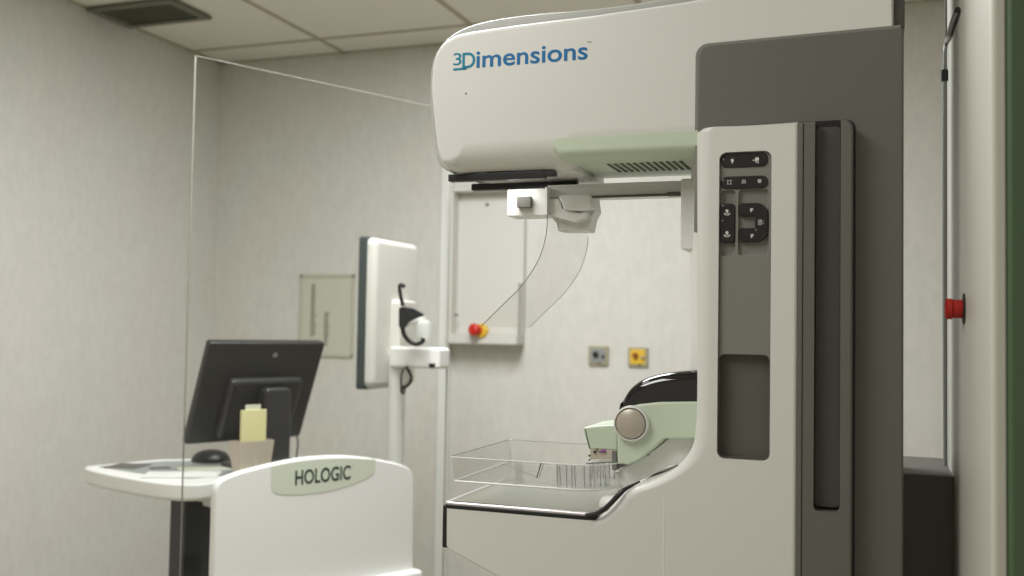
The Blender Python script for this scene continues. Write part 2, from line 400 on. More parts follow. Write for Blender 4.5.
# underside plate, rails, aperture
xl = PY(450, 172, YF).x
bm = NB(); shell(bm, fillet([(xl+.005, YF+.048), (xG-.006, YF+.048), (xG-.006, YF+.23), (xl+.02, YF+.23)], .008), zb+.025, zb-.001, .002, .003, MXY); obj('underside_plate', bm, 'cream', mach)
for (a, b, Y, h) in (((449, 173), (545, 166), YF+.035, .009), ((472, 180), (567, 176), YF+.145, .009)):
    p = PY(a[0], a[1], Y); q = PY(b[0], b[1], Y); bm = NB()
    box(bm, (p.x, Y-.004, zb-.012), (q.x, Y+.012, zb), .0015); box(bm, (q.x-.01, Y-.003, zb-.009), (q.x+.018, Y+.011, zb-.001), .0012)
    obj('accessory_rail', bm, 'black', mach)
p = PZ(505, 174.5, zb); bm = NB(); shell(bm, fillet([(p.x-.035, p.y-.022), (p.x+.035, p.y-.022), (p.x+.035, p.y+.022), (p.x-.035, p.y+.022)], .02), zb-.004, zb+.003, .001, 0, MXY); obj('x_ray_window', bm, 'black', mach)

fl = bpy.data.lights.new('field_lamp', 'AREA'); fl.shape = 'RECTANGLE'; fl.size = .06; fl.size_y = .035; fl.energy = .16; fl.color = (1, .99, .96)
flo = bpy.data.objects.new('field_lamp', fl); COL.objects.link(flo); flo.location = Vector((p.x, p.y, zb-.0055)); WLOC[flo.name] = flo.location.copy(); flo.location -= WLOC[mach.name]; flo.parent = mach
# pale green housing at the root of the head, with its vent
gpx = [(697, 131), (556, 139)]
ga = PY(553, 139, YF-.001); gb = PY(702, 130, YF-.001)
zg = zG-.0015
gout = fillet([(ga.x, ga.z), (gb.x+.05, gb.z), (gb.x+.05, zg), (ga.x+.010, zg), (ga.x, zg+.014)], [.010, 0, 0, .01, .012])
def rr_green(p):
    k = max(0, min(1, (zg+.030-p[1])/.027)); k = k*k*(3-2*k); return (0, .018*k, .002+.036*k)
bm = NB(); shell(bm, gout, YF-.002, YF+.2, rr_green, .01, seg=8); gh = obj('green_housing', bm, 'green', mach, 'pale green housing under the head')
for k in range(12):
    bm = NB(); x = PZ(607+k*7.1, 158, zg).x-.012
    fm = MXY; shell(bm, rect(x-.0028, YF+.042, x+.0028, YF+.125, .002), zg-.0012, zg+.004, .0004, 0, fm, 1); obj('vent_slot', bm, 'slot', gh)

# blue lettering
EX, EZ = Vector((1, 0, 0)), Vector((0, 0, 1)); EYm = Vector((0, -1, 0))
def hp(px, py, Y=YF-.0004): return PY(px, py, Y)
a = hp(474.5, 68.0); b = hp(587.5, 59.5)
text('lettering', 'imensions', Vector((a.x+.003, YF, a.z)), EX, EZ, b.x-a.x-.003, hp(480, 50).z-hp(480, 67.7).z, 'blue', head, .012)
d = hp(462.2, 68.6); e = hp(475.3, 51.5)
text('lettering', 'D', Vector((d.x, YF, d.z)), EX, EZ, e.x-d.x, e.z-d.z, 'teal', head, .012)
d3 = hp(453.2, 65.3); e3 = hp(461.6, 52.5)
text('lettering', '3', Vector((d3.x, YF, d3.z)), EX, EZ, e3.x-d3.x, e3.z-d3.z, 'teal', head, 0)
bm = NB(); box(bm, (d3.x, YF-.0006, d.z-.0024), (d.x+.008, YF+.001, d.z+.0014), .0003, 1); obj('underline', bm, 'teal', head)
tm = hp(587, 43); text('trademark_sign', 'TM', Vector((tm.x, YF, tm.z)), EX, EZ, .007, .0025, 'rim', head, 0)
bm = NB(); s_ = hp(466, 93.5); lathe(bm, Vector((s_.x, YF+.001, s_.z)), EYm, [(.0014, 0), (.0014, .0015), (.0006, .0018)], 12); obj('screw_hole', bm, 'gap', head)

# grey side panel / spine of the C-arm (L shape) on the near side
gx0 = PY(697.5, 100, YF).x; gtop = PY(700, 46.5, YF).z; gt2 = PY(893, 28, YF).z; zlow = .25
gp = fillet([(gx0, 1.55), (gx0, gtop), (xr+.001, gt2), (xr+.001, zlow), (gx0+.1, zlow), (gx0+.1, 1.55)], [0, .017, .006, .02, 0, 0])
bm = NB(); shell(bm, gp, YF-.003, YF+.24, .004, .02); obj('arm_body', bm, 'dgrey', mach, 'dark grey side panel of the arm')
# lighter seam line round it
bm = NB(); shell(bm, fillet([(gx0-.0035, 1.55), (gx0-.0035, gtop+.0035), (xr-.003, gt2+.0035), (xr-.003, 1.6)], [0, .019, 0, 0]), YF-.0012, YF+.02, .001, 0); obj('panel_seam', bm, 'grey', mach)
bm = NB(); box(bm, (xr-.02, YF+.01, gt2), (xr+.0025, YF+.23, ztop-.02), .004); obj('rear_band', bm, 'charcoal', mach)

# cream column with its foot flowing into the image receptor
YC = YF-.035
cpx = ([(798, 121.5)] + [(700, 127.5)] +
       spline([(695.2, 131), (694.8, 145), (695, 250), (695, 380), (693.5, 430), (688, 452), (672, 470), (650, 482), (630, 489), (621, 495)], 5) +
       spline([(621, 495), (612, 506), (601, 515.5), (588, 518.5), (560, 517)], 4)[1:] +
       [(447, 505), (444.8, 508), (445.5, 546), (452, 552)] + [(520, 590), (580, 640), (612, 700), (640, 800)])
col = xz(cpx, YC)
cr = PY(797, 300, YC).x
col = [(min(x, cr), z) for x, z in col]
zf = .22
col = [(cr, zf)] + col + [(col[-1][0], zf)]
def rr_col(p): return .012 if p[0] > PY(600, 500, YC).x else .006
def rr_col(p):
    x, z = p
    X1 = PY(700, 300, YC).x
    if x < X1+.001 and z > 1.21: return (.024*min(1, max(0, (1.72-z)/.02)+.3), -.003*min(1, max(0, (z-1.70)/.01)), .022)
    if x < PY(590, 500, YC).x+.001: return .004
    if z > 1.1 and x < X1: k = min(1, max(0, (z-1.12)/.09)); return (.008+.016*k, -.012+.012*k, .012+.01*k)
    return .005
bm = NB(); shell(bm, col, YC, YF+.20, rr_col, 0, seg=8); column = obj('column', bm, 'cream', mach, 'cream column flowing into the image receptor')
# pocket for the controls
c0, c1 = PY(719.3, 152.5, YC), PY(769.6, 461.5, YC)
bm = NB(); shell(bm, rect(c0.x, c1.z, c1.x, c0.z, .011), YC-.05, YC+.045, .001, 0); cut(column, bm)
bm = NB(); shell(bm, rect(c0.x+.0006, c1.z+.0006, c1.x-.0006, c0.z-.0006, .011), YC+.006, YC+.044, .001, 0); cp = obj('control_panel', bm, 'grey', mach, 'grey recessed control panel')
l0, l1 = PY(721, 354, YC), PY(769, 461, YC)
bm = NB(); shell(bm, rect(c0.x+.0010, c1.z+.0012, c1.x-.0010, l0.z, .009), YC-.05, YC+.040, .001, 0); cut(cp, bm)
bm = NB(); shell(bm, rect(c0.x+.0012, c1.z+.0014, c1.x-.0012, l0.z-.0003, .009), YC+.0075, YC+.0395, .0005, 0); shellp = obj('storage_pocket', bm, 'pocket', cp)
bm = NB(); shell(bm, rect(c0.x+.0022, c1.z+.0024, c1.x-.0022, l0.z-.0012, .008), YC-.05, YC+.021, .001, 0); cut(shellp, bm)
YP = YC+.006
for (x0, y0, x1, y1) in ((720.6, 190.5, 735.2, 256), (738.4, 189.6, 768.6, 255.5)):
    a, b = PY(x0, y0, YP), PY(x1, y1, YP); bm = NB(); shell(bm, rect(a.x, b.z, b.x, a.z, .006), YP-.02, YP+.006, .0005, .004); cut(cp, bm)
def pad(x0, y0, x1, y1, r, Y=YP, th=.0035, pts=None):
    a, b = PY(x0, y0, Y), PY(x1, y1, Y); bm = NB()
    o = pts or rect(a.x, b.z, b.x, a.z, r); shell(bm, o, Y-.0022, Y+.002+th, .0012, 0); return obj('button_pad', bm, 'black', cp)
p1 = pad(721, 154.3, 767.8, 166.3, .0085); p2 = pad(720.8, 177, 768, 188, .0085)
p3 = pad(720.8, 204, 734.8, 242.5, .005, th=.006)
q = lambda x, y: (PY(x, y, YP).x, PY(x, y, YP).z)
cs = fillet([q(739.5, 203.5), q(768, 202.5), q(768, 241.5), q(739.5, 242.5), q(739.5, 228.3), q(755, 228), q(755, 216), q(739.5, 216.3)], [.004, .017, .017, .004, .003, .001, .001, .003])
p4 = pad(0, 0, 1, 1, 0, th=.006, pts=cs)
YM = YP-.0022
def icon(kind, px, py, parent, s=.0035):
    c = PY(px, py, YM); bm = NB(); t = .0004
    def R(x0, z0, x1, z1): box(bm, (c.x+x0*s, YM-t, c.z+z0*s), (c.x+x1*s, YM+.0004, c.z+z1*s), .0001, 1)
    def C(x, z, r): lathe(bm, Vector((c.x+x*s, YM+.0004, c.z+z*s)), EYm, [(r*s, 0), (r*s, t+.0004)], 14)
    if kind == 'dot': C(0, 0, .28)
    if kind == 'bulb': C(0, .35, .75); R(-.35, -.9, .35, -.3); R(-.3, -1.2, .3, -1.0)
    if kind == 'rays': C(.35, .3, .7); R(-1.1, -.2, -.3, .1); R(-.2, -.9, .25, -.4); R(.5, -1.1, .95, -.6)
    if kind == 'square':
        for b_ in ((-.9, .7, .9, .95), (-.9, -.95, .9, -.7), (-.9, -.9, -.65, .9), (.65, -.9, .9, .9)): R(*b_)
        for b_ in ((-1.15, .9, -.9, 1.15), (.9, .9, 1.15, 1.15), (-1.15, -1.15, -.9, -.9), (.9, -1.15, 1.15, -.9)): R(*b_)
    if kind == 'house':
        for b_ in ((-.9, -.9, .9, -.65), (-.9, -.9, -.65, .5), (.65, -.9, .9, .5), (-.6, .5, .6, .8), (-.25, -.3, .25, .2)): R(*b_)
    if kind == 'ring':
        for k in range(10):
            q_ = k*math.pi/5; C(math.cos(q_)*.7, math.sin(q_)*.7, .25)
        C(0, 0, .3)
    if kind == 'up':
        C(0, .5, .55); R(-.18, -.4, .18, .3)
        for k in range(7):
            q_ = math.pi+k*math.pi/6; C(math.cos(q_)*.95, math.sin(q_)*.6-.4, .2)
        R(-1, -.5, 1, -.3)
    if kind == 'hand': C(0, 0, .6); R(-.5, -1.0, .1, -.2); R(.3, .2, .8, .5)
    if kind == 'panel':
        for b_ in ((-1, .8, .2, 1.05), (-1, -1.05, .2, -.8), (-1, -1, -.75, 1), (-.05, -1, .2, 1), (-.6, -.3, -.2, .3), (.6, .35, 1.0, .7), (.6, -.7, 1.0, -.35)): R(*b_)
    obj('symbol', bm, 'mark', parent, wn=False)
for k, x, y, p_, s in (('dot', 723.5, 159.5, p1, .0026), ('bulb', 732.3, 161, p1, .003), ('rays', 756, 160, p1, .0042), ('dot', 723, 180, p2, .003), ('square', 729.3, 182.3, p2, .003),
                       ('house', 743.8, 181.5, p2, .003), ('ring', 759.5, 181, p2, .003), ('up', 727, 212.3, p3, .004), ('up', 727, 234, p3, .004), ('dot', 723, 205.5, p3, .0028), ('dot', 722.5, 220.5, p3, .0026),
                       ('hand', 751.5, 209.5, p4, .0034), ('hand', 752, 235.5, p4, .0034), ('panel', 761, 222.3, p4, .0036), ('dot', 756, 230, p4, .0026)):
    icon(k, x, y, p_, s)

# thin seam on the receptor body
sx = PY(664, 520, YC).x; bm = NB(); box(bm, (sx-.0012, YC-.0004, .5), (sx+.0012, YC+.002, PY(664, 499, YC).z), .0003, 1); obj('body_seam', bm, 'white', mach)

# ribbed dark spine to the right of the column with its long grip recess
YS = YC+.002
s0, s1 = PY(797.2, 121.5, YS), PY(853, 118, YS)
bm = NB(); shell(bm, fillet([(s0.x, zf), (s1.x, zf), (s1.x, s1.z), (s0.x, s0.z-.001)], [0, 0, .014, .006]), YS, YF+.05, .004, 0); spine = obj('grip_spine', bm, 'dgrey', mach, 'dark grey grip spine beside the column')
a, b = PY(815, 121, YS), PY(839.5, 513, YS)
bm = NB(); shell(bm, rect(a.x, b.z, b.x, a.z+.03, .007), YS-.05, YS+.045, .001, .006); cut(spine, bm)
bm = NB(); a2 = PY(803.5, 130, YS); box(bm, (a2.x-.0008, YS-.003, zf+.1), (a2.x+.0008, YS+.004, s0.z-.003), .0005, 1); cut(spine, bm)
bm = NB(); shell(bm, rect(a.x+.0006, b.z+.004, b.x-.0006, a.z-.006, .006), YS+.017, YS+.0449, .001, 0); obj('grip_recess', bm, 'charcoal', mach)
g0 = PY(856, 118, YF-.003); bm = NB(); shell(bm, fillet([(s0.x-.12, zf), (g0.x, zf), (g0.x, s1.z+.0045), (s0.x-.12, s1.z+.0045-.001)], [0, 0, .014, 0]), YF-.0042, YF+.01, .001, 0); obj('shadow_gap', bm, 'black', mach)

# image receptor: dark gasket, pale lip, glossy plate
zt = PY(447, 503, YC).z
rx0 = PY(443.3, 504, YC).x; rx1 = PY(640, 500, YC).x
tp = fillet([(rx0, YC-.001), (PY(592, 510, YC).x, YC-.001), (PY(628, 490, YC).x, YC+.05), (PY(700, 490, YC).x, YC+.09), (PY(700, 490, YC).x, YC+.30), (rx0, YC+.30)], [.008, .03, .03, 0, 0, .02])
bm = NB(); shell(bm, tp, zt-.0085, zt-.0015, .002, .002, MXY); rec = obj('receptor_gasket', bm, 'black', mach, 'black gasket edge of the image receptor')
ti = inset(tp, .0006); bm = NB(); shell(bm, ti, zt-.002, zt+.0022, .0005, .0026, MXY); obj('receptor_lip', bm, 'pinkmetal', mach)
ti = inset(tp, .009); bm = NB(); shell(bm, ti, zt-.001, zt+.0027, .0003, .0005, MXY); obj('receptor_plate', bm, 'plate', mach, 'glossy grey receptor plate')
zl = PY(445, 548, YC).z; bm = NB(); shell(bm, fillet([(YC-.001, zl), (YC+.298, zl), (YC+.298, zt-.002), (YC-.001, zt-.002)], [.004, .01, .004, .004]), rx0-.0003, rx0+.006, .0015, 0, MYZ); obj('end_gasket', bm, 'black', mach)
gt = spline([tuple(PY(x, y, YC+d)) for x, y, d in ((586, 515.5, -.001), (597, 513.2, -.002), (605, 508.5, -.002), (612.5, 501.5, -.001), (620, 493.5, .001), (626, 488.5, .006), (640, 481.5, .02))], 5)
bm = NB(); n_ = len(gt); tube(bm, [Vector(p) for p in gt], [.0038 if i < n_*.7 else .0038*(1-(i-n_*.7)/(n_*.3)*.75) for i in range(n_)], 8); obj('receptor_gasket', bm, 'black', mach)
# moulded well behind the column foot
wa = PZ(640, 476, zt+.012); wb = PZ(696, 470, zt+.012)
bm = NB(); shell(bm, fillet([(wa.x-.005, YC+.05), (wb.x+.05, YC+.05), (wb.x+.05, YC+.3), (wa.x+.02, YC+.3)], .02), zt-.01, zt+.02, 0.001, .014, MXY, 6); obj('receptor_saddle', bm, 'white', mach)
# white rear column part behind the cream one
ra = PY(683, 176, YF+.12); rb_ = PY(683, 480, YF+.12)
bm = NB(); shell(bm, rect(PY(690, 300, YF+.1).x, rb_.z, cr-.03, ra.z+.05, .01), YF+.08, YF+.235, .02, .02); obj('carriage_column', bm, 'white', mach)
bm = NB(); aa = PY(682.5, 180, YF+.10); bb = PY(695, 250, YF+.10); box(bm, (aa.x, YF+.085, bb.z), (bb.x+.03, YF+.16, aa.z), .003)
box(bm, (aa.x-.003, YF+.1, PY(683, 222, YF+.1).z), (aa.x+.03, YF+.15, PY(683, 218, YF+.1).z), .001); obj('carriage_guide', bm, 'white', mach)

# rail of the face shield under the head
YR = YF+.12
ra, rb_ = PY(548, 187.5, YR), PY(683, 181, YR); rc = PY(683, 194, YR)
bm = NB(); box(bm, (ra.x, YR, rc.z), (rb_.x, YR+.05, rb_.z), .002); box(bm, (ra.x, YR-.002, rb_.z-.0035), (rb_.x, YR+.05, rb_.z+.0005), .001); rail = obj('shield_rail', bm, 'cream', mach)
bm = NB(); tube(bm, [Vector((PY(585, 197, YR).x, YR-.004, rc.z-.001)), Vector((PY(670, 193, YR).x, YR-.004, rc.z-.001))], .0023); e_ = PY(675, 193, YR)
box(bm, (e_.x-.012, YR-.008, rc.z-.0035), (e_.x+.01, YR+.003, rc.z+.003), .001); obj('rod', bm, 'pocket', rail)
fs = None
# bracket block with the small grey catch
YB = YF+.10
ba, bb = PY(507, 189.5, YB), PY(545, 215.5, YB)
bm = NB(); shell(bm, rect(ba.x, bb.z, bb.x, ba.z, .003), YB, YB+.05, .002, .002); box(bm, (bb.x-.0005, YB-.001, bb.z+.001), (bb.x+.0045, YB+.05, ba.z+.002), .001); blk = obj('shield_bracket', bm, 'white', mach)
ka, kb = PY(519, 197.5, YB), PY(532.3, 208, YB); bm = NB(); box(bm, (ka.x, YB-.011, kb.z), (kb.x, YB+.002, ka.z), .0012); obj('catch', bm, 'dgrey', blk, 'grey square catch')
YB2 = YR-.005
hpts = xz([(549, 197), (592, 195), (594, 210), (590, 217), (587, 230.5), (556, 230.5), (555, 223), (549, 216)], YB2)
bm = NB(); shell(bm, fillet(hpts, [.002, .003, .004, .003, .002, .002, .003, .002]), YB2+.01, YB2+.05, .002, .002)
h2 = xz([(548, 199), (560, 199), (563, 209), (580, 213), (589, 211), (589, 218), (576, 223), (560, 219), (548, 215)], YB2)
shell(bm, fillet(h2, .003), YB2-.006, YB2+.02, .002, 0)
h3 = xz([(560, 196), (592, 195), (594, 209), (586, 212), (566, 211)], YB2); shell(bm, fillet(h3, .003), YB2-.012, YB2+.02, .003, 0)
obj('shield_holder', bm, 'cream', mach)
# the face shield itself: thin clear sheet curving down towards the patient side
prof = spline([tuple(PY(x, y, YF+.01)) for x, y in ((547, 186), (547, 215), (545, 238), (537, 262), (520, 287), (500, 307), (481, 326))], 6)
bm = NB(); Y0s, Y1s = YF+.01, YF+.25
vv = [[bm.verts.new((p[0], Y, p[2])) for p in prof] for Y in (Y0s, Y1s)]
vw = [[bm.verts.new((p[0]+.002, Y, p[2]-.001)) for p in prof] for Y in (Y0s, Y1s)]
for i in range(len(prof)-1):
    bm.faces.new((vv[0][i], vv[0][i+1], vv[1][i+1], vv[1][i])); bm.faces.new((vw[0][i], vw[1][i], vw[1][i+1], vw[0][i+1]))
    bm.faces.new((vv[0][i], vw[0][i], vw[0][i+1], vv[0][i+1])); bm.faces.new((vv[1][i], vv[1][i+1], vw[1][i+1], vw[1][i]))
bm.faces.new((vv[0][0], vv[1][0], vw[1][0], vw[0][0])); bm.faces.new((vv[0][-1], vw[0][-1], vw[1][-1], vv[1][-1]))
fs = obj('face_shield', bm, 'shield', mach, 'clear curved face shield')
bm = NB(); tube(bm, [Vector(p)+Vector((.001, -.0006, 0)) for p in prof], .0007, 6); obj('edge', bm, 'dedge', fs)
bm = NB(); tube(bm, [Vector((p[0]+.001, Y1s+.0006, p[2])) for p in prof[8:]], .0006, 6); obj('edge', bm, 'edge', fs)

# compression device: green housing, glossy black dome, knob
YK = YF+.055
dome = xz([(705, 370)] + spline([(693, 370.5), (665, 373), (645, 378), (631, 386), (622, 398), (617.5, 413)], 5) + [(619, 425), (705, 415)], YK)
bm = NB(); shell(bm, dome, YK+.004, YK+.15, (lambda p: (0, 0, .0) if p[1] < PY(632, 404, YK).z else (.002, -.016, .02)), 0, seg=8); obj('dome_cover', bm, 'gloss', mach, 'glossy black dome of the compression device')
gpts = xz([(705, 401.5), (660, 402), (640, 404)] + [(622, 408), (617, 416), (617.2, 464), (628, 465), (638, 461), (652, 450), (664, 439), (705, 439)], YK)
bm = NB(); shell(bm, fillet(gpts, [0, .01, .02, .01, .006, .004, .006, .01, .03, .01, 0]), YK, YK+.15, .004, .01); comp = obj('compression_housing', bm, 'green', mach, 'pale green compression device housing')
gl = xz([(660, 439), (693, 440), (660, 452), (640, 462), (628, 466)], YK+.03); 
bm = NB(); shell(bm, fillet(xz([(705, 437), (664, 437), (640, 458), (626, 464), (650, 462), (666, 450), (676, 441), (705, 441)], YK+.04), .004), YK+.03, YK+.13, .002, 0); obj('housing_underside', bm, 'green', mach)
kc = PY(632, 423.3, YK); kr = (PY(649.6, 423, YK).x-PY(614.5, 423, YK).x)/2
bm = NB(); lathe(bm, kc+Vector((0, .004, 0)), EYm, [(kr*1.0, 0), (kr, .010), (kr*.97, .0135), (kr*.90, .0145), (kr*.86, .012), (kr*.84, .009)], 48); kring = obj('knob', bm, 'cream', comp, 'cream ring knob')
bm = NB(); lathe(bm, kc+Vector((0, .004, 0)), EYm, [(kr*.85, 0), (kr*.84, .012), (kr*.80, .0150), (kr*.6, .0175), (kr*.3, .0188), (.0001, .019)], 48); obj('knob_cap', bm, 'knob', comp, 'domed grey knob cap')
# paddle clamp
YJ = YK+.012
gc = xz([(617.5, 425), (600, 425.5), (590, 426.5), (583.5, 427.5), (583, 432), (588.5, 449.5), (617.5, 450.5)], YJ)
bm = NB(); shell(bm, fillet(gc, [0, .004, .002, .002, .002, .001, 0]), YJ, YJ+.12, .0035, .004); clamp = obj('paddle_clamp', bm, 'green', mach, 'green paddle clamp')
cpp = xz([(590, 449), (617.5, 450), (617.5, 458.5), (590, 459.5)], YJ); bm = NB(); shell(bm, cpp, YJ+.001, YJ+.11, .001, .001); obj('clamp_foot', bm, 'card', mach)
for x, y, r_, m_ in ((594.8, 451.8, .0022, 'black'), (597, 449.5, .0013, 'black'), (600.5, 451.5, .002, 'purple'), (604, 451, .003, 'purple'), (589.3, 455.7, .0015, 'black'), (589.3, 460, .0013, 'black')):
    c = PY(x, y, YJ); bm = NB(); lathe(bm, c+Vector((0, .003, 0)), EYm, [(r_, 0), (r_, .0045), (r_*.6, .0055)], 14); obj('screw', bm, m_, clamp)
bm = NB(); aa = PY(612, 450.5, YJ); box(bm, (aa.x, YJ-.002, PY(612, 470, YJ).z), (aa.x+.008, YJ+.1, aa.z), .001); obj('clamp_pin', bm, 'dedge', mach)
# white sloping support arms under the housing
arm = xz([(600, 483), (606, 478), (640, 459), (662, 444), (668, 438.5), (700, 438), (700, 466), (668, 466), (645, 478), (620, 492)], YF+.07)
bm = NB(); shell(bm, fillet(arm, .004), YF+.08, YF+.15, .002, .004); arm_o = obj('support_arm', bm, 'white', mach, 'white sloping support arm')
for x, y in ((643.5, 455), (647.5, 453.5)):
    c = PY(x, y, YF+.07); bm = NB(); box(bm, (c.x-.002, YF+.075, c.z-.004), (c.x+.001, YF+.085, c.z+.004), .0005); obj('slot', bm, 'rim', arm_o)

# compression paddle: clear tray with upright walls and stiffening ribs
zpt = PY(452, 457, YF).z; zpb = PY(457, 482.5, YF).z
pxl = PY(450, 457, YF).x; pxr = PY(600, 470, YF).x
ptop = fillet([(pxl, YF), (pxr-.01, YF), (pxr+.02, YF+.06), (pxr+.02, YF+.17), (pxr-.01, YF+.28), (pxl, YF+.28)], [.006, .05, .02, .02, .05, .006])
pbot = inset(ptop, .006)
if area2(ptop) < 0: ptop = ptop[::-1]
th = .0022
bm = NB()
def ringv(pts, z): return [bm.verts.new((x, y, z)) for x, y in pts]
pi_ = inset(ptop, th); pbi = inset(pbot, th)
nmin = min(len(ptop), len(pbot), len(pi_), len(pbi))
A = ringv(ptop, zpt); B = ringv(pbot, zpb); C_ = ringv(pi_, zpt); D_ = ringv(pbi, zpb+th)
for r1, r2 in ((A, B), (A, C_), (C_, D_)):
    for i in range(nmin):
        j = (i+1) % nmin; bm.faces.new((r1[i], r1[j], r2[j], r2[i]))
bm.faces.new(B); bm.faces.new(D_)
pad_o = obj('compression_paddle', bm, 'clear', mach, 'clear plastic compression paddle', wn=False)
def loopt(pts, z, r, m_, sel=None, nm='rim'):
    P = [Vector((x, y, z)) for x, y in pts]
    P = P+[P[0]] if sel is None else [P[i] for i in sel]
    bm = NB(); tube(bm, P, r, 6, sel is not None); return obj(nm, bm, m_, pad_o)
loopt(ptop, zpt, .0010, 'ledge'); loopt(pbot, zpb+.001, .0020, 'ledge')
bm = NB(); tube(bm, [Vector((pxl, YF+.004, zpt+.0006)), Vector((pxl, YF+.277, zpt+.0006))], .0008, 6); obj('rim', bm, 'dedge', pad_o)
bm = NB(); tube(bm, [Vector((pxl+.006, YF+.2795, zpt+.0006)), Vector((pxr-.03, YF+.2795, zpt+.0006))], .0006, 6); obj('rim', bm, 'dedge', pad_o)
for x in (557, 559.5, 566, 571.5, 574.5, 584, 590, 594, 600, 605):
    Yw = YF+.0045 if x < 575 else YF+.0045+(x-575)*.0016
    a = PY(x, 466, Yw); b = PY(x+.4, 484, Yw); bm = NB(); tube(bm, [Vector((a.x, Yw, zpt-.002)), Vector((b.x, Yw+.003, zpb+.003))], .0006 if x < 580 else .0010, 6); obj('rib', bm, 'edge' if x < 580 else 'dedge', pad_o)
a = PY(541.5, 462, YF+.003); b = PY(536.5, 478, YF+.003); bm = NB(); tube(bm, [a, b], .0011, 6); obj('rib', bm, 'dedge', pad_o)
bm = NB(); tube(bm, [a+Vector((.004, 0, 0)), b+Vector((.004, 0, 0))], .0006, 6); obj('rib', bm, 'edge', pad_o)
a = PZ(504, 464, zpb+.014); b = PY(536, 477, YF+.01); bm = NB(); tube(bm, [a, b], .0008, 6); obj('rib', bm, 'edge', pad_o)
bm = NB(); a = PY(556, 463, YF+.006); q1 = PY(590, 470, YF+.012); q2 = PY(611, 470, YF+.05)
ln = [(a.x, YF+.0065), (q1.x-.012, YF+.0065), (q1.x, YF+.011), (q2.x, YF+.045)]
for (x0, y0), (x1, y1) in zip(ln[:-1], ln[1:]):
    v4 = [bm.verts.new(v) for v in ((x0, y0, zpt-.001), (x1, y1, zpt-.001), (x1, y1, zpb+.004), (x0, y0, zpb+.004))]
    w4 = [bm.verts.new(v.co+Vector((0, .0012, 0))) for v in v4]
    bm.faces.new(v4); bm.faces.new(w4)
    for i in range(4): bm.faces.new((v4[i], v4[(i+1) % 4], w4[(i+1) % 4], w4[i]))
obj('frosted_insert', bm, 'frost', pad_o, 'frosted strip in the clear paddle wall')
# clear mounting strip of the paddle towards the clamp
bm = NB(); a = PY(588, 462, YJ); b = PY(617, 480, YJ); shell(bm, rect(a.x, b.z, b.x, a.z, .002), YJ+.004, YJ+.1, .001, .001); obj('mounting_strip', bm, 'clear', pad_o)
for x in (592, 597, 603, 609, 614):
    a = PY(x, 463, YJ); b = PY(x, 479, YJ); bm = NB(); tube(bm, [Vector((a.x, YJ+.002, a.z)), Vector((b.x, YJ+.002, b.z))], .0009, 6); obj('rib', bm, 'dedge', pad_o)
a = PY(586, 463.5, YJ); b = PY(612, 462, YJ); bm = NB(); tube(bm, [a, b], .0011, 6); obj('rib', bm, 'dedge', pad_o)

# black bearing between arm and gantry, gantry column
GX = .112
zbr = PY(908, 473.5, YF).z
bm = NB(); box(bm, (xr-.03, YF+.16, .5), (GX+.002, YF+.40, PY(908, 473.5, YF+.16).z), .006); obj('bearing', bm, 'bearing', mach)
Yn = PX(991, 300, GX).y; Yfr = PX(947, 300, GX).y
bev = .03
zt_g = 2.2
def gshape(x0, y0, y1, x1): return fillet([(x0, y0), (x1, y0), (x1, y1), (x0, y1)], [.016, 0, 0, .0])
xg = PY(1005.5, 300, Yn).x
bm = NB(); shell(bm, gshape(GX, Yn-.0, Yfr, xg), .0, zt_g, .0, .02, MXY, 4); gan = obj('gantry_column', bm, 'gantry', mach, 'tall light grey gantry column')
xg2 = PY(1007, 300, Yn).x
bm = NB(); box(bm, (xg-.001, Yn+.006, 0), (xg2+.004, Yfr-.01, zt_g-.01), .001); obj('gantry_seam', bm, 'black', mach)
bm = NB(); shell(bm, fillet([(xg2, Yn-.004), (xg2+.33, Yn-.004), (xg2+.33, Yfr), (xg2, Yfr)], [.006, .05, .05, 0]), 0, zt_g, 0, .02, MXY); obj('gantry_cabinet', bm, 'gantrygreen', mach, 'green side cabinet of the gantry')
# dark edge strip and the bent cable at its far edge
bm = NB(); tube(bm, spline([tuple(PX(949.7, 33, GX-.004)), tuple(PX(948.2, 37, GX-.004))]+[tuple(PY(x, y, Yfr-.03)) for x, y in ((946, 42), (945.2, 49), (944.8, 56), (944.3, 100), (944.5, 300), (945.5, 480), (946.5, 640))], 5), .0034, 8); cab = obj('gantry_cable', bm, 'rim', mach)
bm = NB(); tube(bm, [PX(957.5, 10, GX-.004), PX(953, 22, GX-.004), PX(949.5, 34, GX-.004)], .0045, 8); obj('cable_boot', bm, 'black', cab)
bm = NB(); tube(bm, [PY(944.4, 70, Yfr-.031), PY(944.4, 81, Yfr-.031)], .0055, 8); obj('cable_clip', bm, 'black', cab)
bm = NB(); box(bm, (GX-.003, Yfr-.008, 0), (GX+.004, Yfr+.004, zt_g-.15), .001); obj('gantry_edge_strip', bm, 'pocket', mach)
ec = PX(964.5, 309, GX)
bm = NB(); lathe(bm, ec, Vector((-1, 0, 0)), [(.021, -.002), (.021, .002), (.016, .003)], 32); es = obj('emergency_stop', bm, 'black', mach, 'black collar of the red stop button')
bm = NB(); lathe(bm, ec, Vector((-1, 0, 0)), [(.0125, .002), (.0125, .014), (.014, .016), (.014, .022), (.010, .024)], 32); obj('stop_button', bm, 'dred', es, 'red emergency stop button')
# floor base of the machine
bm = NB(); shell(bm, fillet([(-.15, 1.35), (.7, 1.35), (.7, 1.95), (-.15, 1.95)], .06), 0, .05, 0, .012, MXY); obj('floor_base', bm, 'dgrey', mach)
bm = NB(); box(bm, (GX+.05, Yn+.05, .04), (.5, Yfr-.05, .3), .01); obj('gantry_foot', bm, 'dgrey', mach)

